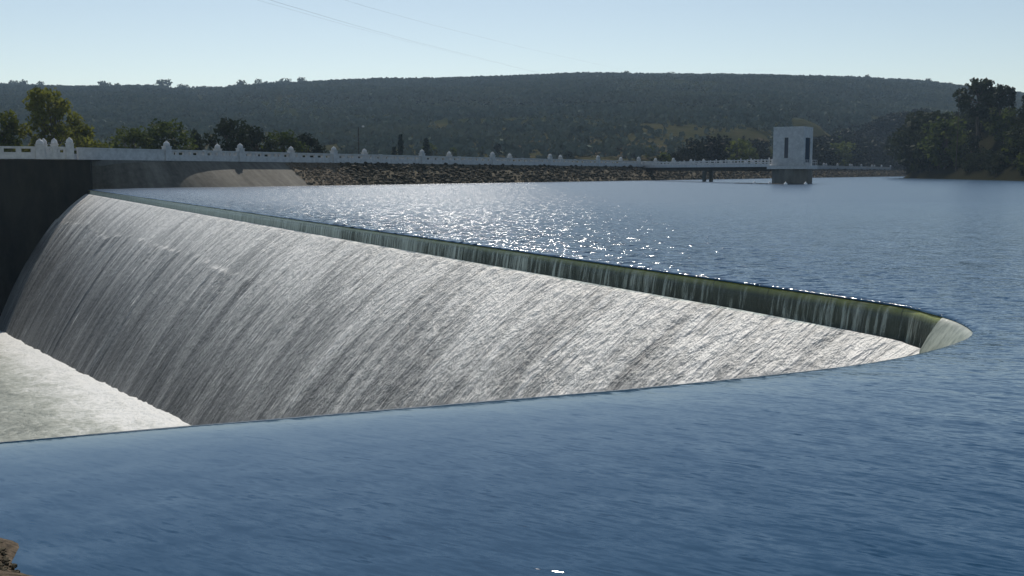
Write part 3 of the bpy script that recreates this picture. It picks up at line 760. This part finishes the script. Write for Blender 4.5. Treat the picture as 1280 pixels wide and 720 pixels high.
for sy in (-1.1, 1.1):
    m = MB(); m.box(L / 2, sy, 1.1, L, .16, .16, MX); m.box(L / 2, sy, .62, L, .12, .14, MX); m.box(L / 2, sy, .2, L, .12, .34, MX); r_ = m.build('railing', M['white'], bridge)
    for k in range(npst + 1):
        q = MB(); q.box(.15 + k * (L - .3) / npst, sy, .65 if k % 4 else .75, .22, .2, 1.3 if k % 4 else 1.5, MX); q.build('baluster', M['white'], r_)
for fr in (.57,):
    pm = BA.lerp(BB, fr)
    for sg in (-1, 1):
        m = MB(); zt = pm.z - 1.04; m.lathe([(.45, -5), (.45, zt - .5), (.6, zt - .45), (.6, zt)], 12, None, (pm.x + by_.x * sg * .8, pm.y + by_.y * sg * .8, 0)); m.build('column', M['pier'], bridge, True)

# ------------------------------------------------------------------ floats round the tower
def buoy(px, py, label):
    p = at(px, py); m = MB(); m.lathe([(.05, -.2), (.3, -.1), (.34, .1), (.22, .28), (.08, .34), (.07, .48), (.02, .5)], 12, None, (p.x, p.y, 0))
    o = m.build('buoy', M['float'], None, True); tag(o, label, 'buoy', 'white floats round the tower'); return p
b1 = buoy(943, 229.4, 'white float leftmost of the four, under the footbridge'); b2 = buoy(962, 229.6, 'white float just left of the tower pier')
b3 = buoy(982, 230.8, 'white float in front of the tower pier, left of centre'); b4 = buoy(1007, 230.6, 'white float in front of the right part of the tower pier')
m = MB(); pts = [at(918, 229.2)] + [b1, b2, b3, b4]; m.tube([Vector((p.x, p.y, .03)) for p in pts], .07, 6); tag(m.build('boom_line', M['wood']), 'dark floating line strung between the white floats by the tower', 'float line')

# ------------------------------------------------------------------ trees
def leaf_quads(m, c, r, n, size, rnd, flat=.8):
    for _ in range(n):
        d = Vector((rnd.gauss(0, 1), rnd.gauss(0, 1), rnd.gauss(0, 1))).normalized() * (rnd.random() ** .45)
        p = c + Vector((d.x * r, d.y * r, d.z * r * flat))
        a = Vector((rnd.gauss(0, 1), rnd.gauss(0, 1), rnd.gauss(0, 1))).normalized(); b = a.orthogonal().normalized()
        b = Matrix.Rotation(rnd.uniform(0, 6.28), 3, a) @ b; c2 = a.cross(b)
        s = size * rnd.uniform(.55, 1.25); t = s * rnd.uniform(.5, .9)
        m.quad(p - b * s, p - c2 * t, p + b * s, p + c2 * t)
def make_tree(name, hgt, width, leaf, n_lobe, n_leaf, size, seed, crown0=.3, shape='round', trunks=1, lobe=.3):
    rnd = random.Random(seed); root = bpy.data.objects.new(name, None); C.objects.link(root)
    tk = MB(); cr = MB(); tops = []
    for i in range(n_lobe):
        v = (i + .5) / n_lobe
        z = hgt * (crown0 + (1 - crown0) * (v * .92 + .02))
        u = (v * .92)
        if shape == 'round': w = math.sin(math.pi * min(.95, .18 + .8 * u)) ** .6
        elif shape == 'cone': w = (1 - u) * .95 + .05
        elif shape == 'umbrella': w = .35 + .65 * math.sin(math.pi * min(1, .1 + .75 * u))
        a = i * 2.399 + rnd.uniform(-.5, .5); rr = width / 2 * w * rnd.uniform(.25, .8)
        if shape == 'cone': rr *= .5
        c = Vector((math.cos(a) * rr, math.sin(a) * rr, min(z, hgt * .93))); lr = width * lobe * rnd.uniform(.65, 1.15) * (.35 + .65 * w if shape == 'cone' else 1)
        c.z = min(c.z, hgt - lr * .7); tops.append(c)
        leaf_quads(cr, c, lr, n_leaf, size, rnd)
    r0 = hgt * .022 + .05
    bases = [Vector((rnd.uniform(-.4, .4) * (trunks > 1) * 1.5, rnd.uniform(-.4, .4) * (trunks > 1) * 1.5, -.6)) for _ in range(trunks)]
    forks = []
    for b in bases:
        f = Vector((b.x * 1.8 + rnd.uniform(-.3, .3), b.y * 1.8 + rnd.uniform(-.3, .3), hgt * (crown0 + .06))); forks.append(f)
        top = Vector((b.x * 2, b.y * 2, hgt * .82))
        tk.tube([b, b.lerp(f, .5) + Vector((rnd.uniform(-.12, .12), rnd.uniform(-.12, .12), 0)), f, f.lerp(top, .5) + Vector((.15, .1, 0)), top], [r0, r0 * .85, r0 * .7, r0 * .45, r0 * .12], 6)
    for c in tops:
        f = min(forks, key=lambda q: (q.xy - c.xy).length); s0 = Vector((f.x, f.y, max(hgt * crown0 * .8, min(f.z + (c.z - f.z) * .5, c.z - .2))))
        tk.tube([s0, s0.lerp(c, .55) + Vector((0, 0, .15)), c], [r0 * .35, r0 * .22, r0 * .08], 5)
    tk.build('trunk', M['bark'], root); cr.build('crown', leaf, root)
    return root
used = set()
def plant(proto, p, label, group=None, scale=1.0, rz=None, sz=None):
    o = proto if proto.name not in used else copy_tree(proto)
    used.add(proto.name); used.add(o.name)
    o.location = p; o.rotation_euler = (0, 0, random.uniform(0, 6.28) if rz is None else rz); o.scale = (scale, scale, scale * (sz or 1))
    tag(o, label, 'tree', group); return o
gz = lambda x, y: float(height(np.array([x]), np.array([y]))[0])
def by_px(px, top, D, proto_h, base=None):
    """place at column px and distance D, scaled so that the top reaches row `top`"""
    x = (px - 640) / F * D; z0 = base if base is not None else gz(x, D); zt = 2 + (HOR - top) / F * D
    return Vector((x, D, z0)), (zt - z0) / proto_h

# left group, behind the abutment
big = make_tree('leafy_tree', 13, 10.5, M['leaf_yellow'], 26, 130, .33, 3, .12, 'round', 3, .15)
p, k = by_px(70, 112, 172, 13, 1.0); plant(big, p, 'tallest yellow-green tree behind the dam at the far left, several trunks', None, k, 0.4)
yel = make_tree('leafy_tree', 8, 8.0, M['leaf_yellow'], 13, 130, .30, 5, .12, 'round', 2, .2)
p, k = by_px(8, 141, 168, 8, .5); plant(yel, p, 'yellow-green tree cut by the left edge of the photo', None, k)
p, k = by_px(108, 150, 180, 8, .5); plant(yel, p, 'low yellow-green tree leaning against the right side of the tallest tree', None, k * .95)
p, k = by_px(128, 178, 175, 8, .5); plant(yel, p, 'small yellow-green bush just right of the tallest tree', None, k)
mid = make_tree('leafy_tree', 8, 9.5, M['leaf_mid'], 14, 130, .32, 8, .1, 'round', 2, .2)
for px, top, D, lab in ((168, 160, 190, 'green rounded tree behind the solid parapet, left one of the pair'), (213, 151, 195, 'green rounded tree behind the solid parapet, taller right one of the pair')):
    p, k = by_px(px, top, D, 8, .5); plant(mid, p, lab, None, k)
drk = make_tree('leafy_tree', 9, 8.0, M['leaf_dark'], 15, 130, .32, 11, .1, 'round', 2, .2)
for px, top, D, lab in ((250, 163, 205, 'narrow dark tree between the green pair and the darker clump'), (290, 149, 200, 'darkest tall tree behind the domed post at the parapet'), (322, 160, 205, 'dark rounded tree second from left in the dark clump'),
                        (354, 157, 212, 'dark green tree with olive top right of the dark clump'), (388, 168, 220, 'smallest dark tree at the right end of the clump')):
    p, k = by_px(px, top, D, 9, .5); o = plant(drk if px not in (354,) else mid, p, lab, None, k)
    if px == 250: o.scale = (k * .45, k * .45, k)
con = make_tree('conifer_tree', 10, 4.2, M['needle'], 22, 60, .3, 15, .05, 'cone', 1, .26)
p, k = by_px(502, 166, 330, 10, -1); o = plant(con, p, 'tall pointed conifer behind the parapet, left one of two', None, k); o.scale = (k * .75, k * .75, k)
p, k = by_px(494, 182, 330, 10, -1); plant(con, p, 'short pointed conifer touching the left side of the taller one', None, k)
p, k = by_px(534, 171, 340, 10, -1); plant(con, p, 'pointed conifer behind the parapet, right one of two', None, k)
# valley trees behind the dam
vt = make_tree('valley_tree', 8, 7.5, M['leaf_mid'], 10, 60, .5, 21, .1, 'round', 1, .24)
vd = make_tree('valley_tree', 9, 8.0, M['leaf_deep'], 10, 60, .5, 22, .1, 'round', 1, .24)
rr = random.Random(4)
def valley(px, top, D, dark, lab, grp):
    p, k = by_px(px, top, D, 9 if dark else 8); 
    if k < .25: k = .25
    k = min(k, 1.9); o = plant(vd if dark else vt, p, lab, grp, k); return o
for i in range(84):
    px = 822 + 225 * (i / 83) + rr.uniform(-5, 5)
    dm = DK / (1400 - px) + 22; D = rr.uniform(dm, dm + 170)
    top = np.interp(px, [815, 850, 880, 930, 960, 1000, 1060], [190, 180, 170, 171, 176, 170, 164]) + rr.uniform(0, 16)
    valley(px, top, D, rr.random() < .8, 'rounded tree in the wood behind the footbridge and tower', 'trees in the wood behind the footbridge')
for i in range(34):
    px = rr.uniform(410, 815); top = rr.uniform(176, 196)
    valley(px, top, rr.uniform(420, 700), rr.random() < .4, 'small tree in the dry fields behind the dam parapet', 'trees in the fields behind the dam')
# wooded right bank
bt = make_tree('bank_tree', 9, 8.0, M['leaf_mid'], 12, 75, .42, 31, .12, 'round', 1, .24)
bd_ = make_tree('bank_tree', 9, 8.5, M['leaf_dark'], 12, 75, .42, 32, .1, 'round', 2, .24)
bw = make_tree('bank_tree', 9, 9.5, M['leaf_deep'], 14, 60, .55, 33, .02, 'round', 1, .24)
top_px, top_py = [1000, 1040, 1060, 1080, 1110, 1150, 1200, 1240, 1280, 1320], [178, 166, 160, 153, 144, 138, 136, 136, 132, 130]
n = 0; tries = 0
while n < 245 and tries < 20000:
    tries += 1
    rear = n < 135
    px = rr.uniform(1003, 1150) if rear else rr.uniform(1122, 1320)
    dm = DK / (1400 - px) + 24; D = (rr.uniform(dm, dm + (190 if px < 1090 else 150))) if rear else rr.uniform(235, 460); x = (px - 640) / F * D
    sd = float(shore_d(np.array([x]), np.array([D]))[0])
    if not rear and (sd < 1.0 or sd > (34 if n < 213 else 8)): continue
    z = gz(x, D); k = rr.uniform(1.25, 2.0) if rear else rr.uniform(.6, 1.15) * (.55 if sd < 5 else 1)
    zt = 2 + (HOR - np.interp(px, top_px, top_py) - rr.uniform(-3, 4)) / F * D
    if not rear and px < 1185 and sd > 3: k = min(2.3, max(k, (zt - z) / 9 * rr.uniform(.7, 1)))
    if z + 9 * k > zt: k = (zt - z) / 9
    if k < .35 or z < -1: continue
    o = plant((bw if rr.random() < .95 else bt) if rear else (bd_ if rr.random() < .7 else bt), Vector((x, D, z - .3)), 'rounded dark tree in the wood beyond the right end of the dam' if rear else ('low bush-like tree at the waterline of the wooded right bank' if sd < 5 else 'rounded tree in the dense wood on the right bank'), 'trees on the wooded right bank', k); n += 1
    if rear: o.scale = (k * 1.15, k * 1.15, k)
um = make_tree('tall_tree', 13, 8.5, M['leaf_dark'], 15, 110, .38, 35, .5, 'umbrella', 1, .19)
p, k = by_px(1216, 101, 330, 13); plant(um, p, 'tallest flat-topped tree on the right bank against the sky', None, k, .3)
for px, top, lab in ((1242, 108, 'second tall tree on the right bank, just right of the tallest'), (1254, 111, 'third tall tree on the right bank, against the sky'), (1274, 120, 'tall dark tree at the right edge of the photo')):
    p, k = by_px(px, top, 335, 13); k = min(k, 1.2); o = plant(um, p, lab, None, k); o.scale = (k * .72, k * .72, k)
bare = MB()
rootb = thing('bare_tree', 'thin leafless tree rising from the right bank against the far hill', 'tree')
D = 330; x = (1191 - 640) / F * D; zb = gz(x, D)
ztop = 2 + (HOR - 108) / F * D
bare.tube([(x, D, zb), (x + .1, D, (zb + ztop) / 2), (x - .1, D, ztop)], [.22, .15, .04], 5)
for k_ in range(9):
    z0 = zb + (ztop - zb) * (.4 + .06 * k_); a = k_ * 2.2; bare.tube([(x, D, z0), (x + math.cos(a) * 1.1, D + math.sin(a) * 1.1, z0 + 1.0)], [.07, .02], 4)
bare.build('trunk', M['bark'], rootb)
# trees along the ridge
rt = [make_tree('ridge_tree', 9, 10 + 2 * i, M['leaf_scrub'], 7, 22, 1.0, 41 + i, .2 + .1 * i, 'umbrella' if i else 'round', 1, .26) for i in range(2)]
for i in range(88):
    px = -5 + 1210 * (i / 87) + rr.gauss(0, 14); D = rr.uniform(1560, 1605); x = (px - 640) / F * D
    lab = 'rounded tree on the hill ridge above the left trees' if px < 400 else ('rounded tree on the middle of the hill ridge' if px < 800 else 'rounded tree on the right part of the hill ridge')
    plant(rt[i % 2], Vector((x, D, gz(x, D) - .5)), lab, 'trees along the hill ridge', rr.uniform(.5, 1.5) * (1.3 if px < 420 else .8))

# scrub that covers the hill: uncountable, one mesh
N_S = 58000
pxs = RNG.uniform(-380, 1660, N_S * 2); Ds = 430 + 1200 * RNG.random(N_S * 2) ** .8
xs = (pxs - 640) / F * Ds
dens = fbm(xs * .006 + 5, Ds * .006, 4, 71)
t_ = (Ds - 430) / 1200
wood_ = (pxs > 985) & (Ds < np.where(pxs > 1080, 830, 700))                         # the dark wood grows there instead
ok = ~wood_ & (RNG.random(N_S * 2) < np.clip((dens - .30) * 7, .12, 1) * np.where(t_ < .25, .5, 1))
xs, Ds = xs[ok][:N_S], Ds[ok][:N_S]
kx = RNG.uniform(1318, 1700, 2600); kd = RNG.uniform(190, 470, 2600); kx = (kx - 640) / F * kd      # the same scrub on the bank further right
kk = shore_d(kx, kd) > 1.5; xs = np.concatenate([xs, kx[kk]]); Ds = np.concatenate([Ds, kd[kk]]); zs = height(xs, Ds)
good = shore_d(xs, Ds) < 1e8; n = len(xs)
K = 13
size = RNG.uniform(1.6, 4.4, n)
d3 = RNG.normal(size=(n, K, 3)); d3 /= np.linalg.norm(d3, axis=2)[..., None]
cen = np.stack([xs, Ds, zs + size * .55], -1)[:, None] + d3 * (size[:, None, None] * np.array([.75, .75, .6]))
a3 = RNG.normal(size=(n, K, 3)) * np.array([1, 1, .28]); a3 /= np.linalg.norm(a3, axis=2)[..., None]
up3 = np.array([0, 0, 1.0]) + RNG.normal(size=(n, K, 3)) * .32; b3 = up3 - a3 * (up3 * a3).sum(2)[..., None];   # leaf quads stood upright so the crowns stay evenly backlit
b3 /= np.linalg.norm(b3, axis=2)[..., None]
hs = (size[:, None] * RNG.uniform(.26, .52, (n, K)))[..., None]
Q = np.stack([cen - a3 * hs, cen - b3 * hs * .8, cen + a3 * hs, cen + b3 * hs * .8], 2).reshape(-1, 3)
fq = np.arange(len(Q)).reshape(-1, 4)
def fast_link(name, V, Fq, mt):
    me = bpy.data.meshes.new(name); me.vertices.add(len(V)); me.vertices.foreach_set('co', V.astype(np.float32).ravel())
    me.loops.add(Fq.size); me.loops.foreach_set('vertex_index', Fq.astype(np.int32).ravel())
    me.polygons.add(len(Fq)); me.polygons.foreach_set('loop_start', (np.arange(len(Fq)) * 4).astype(np.int32)); me.update(calc_edges=True); me.validate()
    me.materials.append(mt); o = bpy.data.objects.new(name, me); C.objects.link(o); return o
hm, hnt, hb = mat('hazed_scrub_leaves')
hv = coords(hnt, 'Object'); hn = noise(hnt, hv, .012, 4, .6); hn2 = noise(hnt, hv, .16, 3, .6)
hf = mth(hnt, 'ADD', mth(hnt, 'MULTIPLY', hn, .55), mth(hnt, 'MULTIPLY', hn2, .45))
hnt.links.new(ramp(hnt, hf, [(.34, (.080, .108, .094)), (.52, (.118, .140, .112)), (.68, (.165, .172, .118))]), hb.inputs['Base Color']); hb.inputs['Roughness'].default_value = .8; hb.inputs['Specular IOR Level'].default_value = 0  # scrub colour lifted and blued to carry part of the distance haze
hso = fast_link('hill_scrub', Q, fq, hm)
tag(hso, 'dense low scrub and trees covering the long hill beyond the dam', None, None, 'stuff')

# ------------------------------------------------------------------ pole and wires
pole = thing('utility_pole', 'thin dark pole behind the dam parapet left of the conifers', 'pole')
D = 300; x = (450 - 640) / F * D; zt_ = 2 + (HOR - 160) / F * D
m = MB(); m.tube([(x, D, -3), (x, D, zt_)], [.22, .15], 8); m.build('shaft', M['wood'], pole)
m = MB(); m.tube([(x, D, zt_ - .4), (x + .9, D, zt_ + .1), (x + 1.2, D, zt_ + .1)], .05, 6); m.build('arm', M['wire'], pole)
m = MB(); m.lathe([(.12, .25), (.3, .15), (.42, -.1), (.3, -.22)], 10, None, (x + 1.35, D, zt_ + .2)); m.build('lamp_head', M['white'], pole)
def wire(pts, lab, rad):
    m = MB(); m.tube(pts, rad, 5); tag(m.build('power_line', M['wire']), lab, 'power line', 'power lines crossing the sky')
def wpath(px, dd): return [atD(a, b, d) for (a, b), d in zip(px, dd)]
w1 = [(240, -30), (334, -1), (431, 28), (510, 50), (600, 72.5), (684, 93.5)]; dd = [210, 300, 440, 620, 900, 1400]
wire(wpath(w1, dd), 'upper of two close power wires descending from the top of the sky', .03)
wire(wpath([(a, b + c) for (a, b), c in zip(w1, (7, 4.5, 3, 2, 1.2, .6))], dd), 'lower of two close power wires descending from the top of the sky', .018)
wire(wpath([(360, -22), (457, 8), (540, 31), (652, 59), (750, 81), (800, 92)], dd), 'fainter single power wire to the right of the close pair', .018)

# ------------------------------------------------------------------ air
m = MB(); m.box(500 - 500, 1400, 70, 7000, 3300, 210)
zm = bpy.data.materials.new('thin_air'); zm.use_nodes = True; zn = zm.node_tree
zn.nodes.remove(zn.nodes['Principled BSDF'])
pv = zn.nodes.new('ShaderNodeVolumePrincipled'); pv.inputs['Color'].default_value = (.55, .76, 1.0, 1); pv.inputs['Density'].default_value = .00012; pv.inputs['Anisotropy'].default_value = .3
zn.links.new(pv.outputs[0], zn.nodes['Material Output'].inputs['Volume'])
hz = m.build('haze', zm); tag(hz, kind='stuff')

# ------------------------------------------------------------------ light, sky, camera
EL, AZ = R(47), R(-7)
sd_ = Vector((math.sin(AZ) * math.cos(EL), math.cos(AZ) * math.cos(EL), math.sin(EL)))
sl = bpy.data.lights.new('sun', 'SUN'); sl.energy = 4.0; sl.angle = R(.5); sl.color = (1, .95, .87)
so = bpy.data.objects.new('sun', sl); C.objects.link(so); so.rotation_euler = sd_.to_track_quat('Z', 'Y').to_euler(); so.location = (0, 0, 200)
W = bpy.data.worlds.new('World'); SC.world = W; W.use_nodes = True; wn = W.node_tree
sk = wn.nodes.new('ShaderNodeTexSky'); sk.sky_type = 'NISHITA'; sk.sun_disc = False; sk.sun_elevation = EL; sk.sun_rotation = AZ
sk.altitude = 1500; sk.air_density = 1.0; sk.dust_density = 1.0; sk.ozone_density = 1.0
wb = wn.nodes.new('ShaderNodeMix'); wb.data_type = 'RGBA'; wb.blend_type = 'MULTIPLY'; wb.inputs[0].default_value = 1; wb.inputs[7].default_value = (1.0, .912, .785, 1)   # white balance
wn.links.new(sk.outputs[0], wb.inputs[6]); wn.links.new(wb.outputs[2], wn.nodes['Background'].inputs[0]); wn.nodes['Background'].inputs[1].default_value = .118
cam = bpy.data.cameras.new('camera'); co = bpy.data.objects.new('camera', cam); C.objects.link(co)
co.location = CAM; co.rotation_euler = (math.pi / 2 - PITCH, 0, 0); cam.sensor_width = 36; cam.lens = 36 * F / 1280; cam.clip_start = .1; cam.clip_end = 20000
SC.camera = co
SC.view_settings.view_transform = 'Standard'; SC.view_settings.look = 'None'; SC.view_settings.exposure = 0; SC.view_settings.gamma = 1
SC.cycles.max_bounces = 6; SC.cycles.transparent_max_bounces = 8; SC.cycles.volume_bounces = 0
SC.cycles.sample_clamp_direct = 0; SC.cycles.sample_clamp_indirect = 4
SC.cycles.use_denoising = True
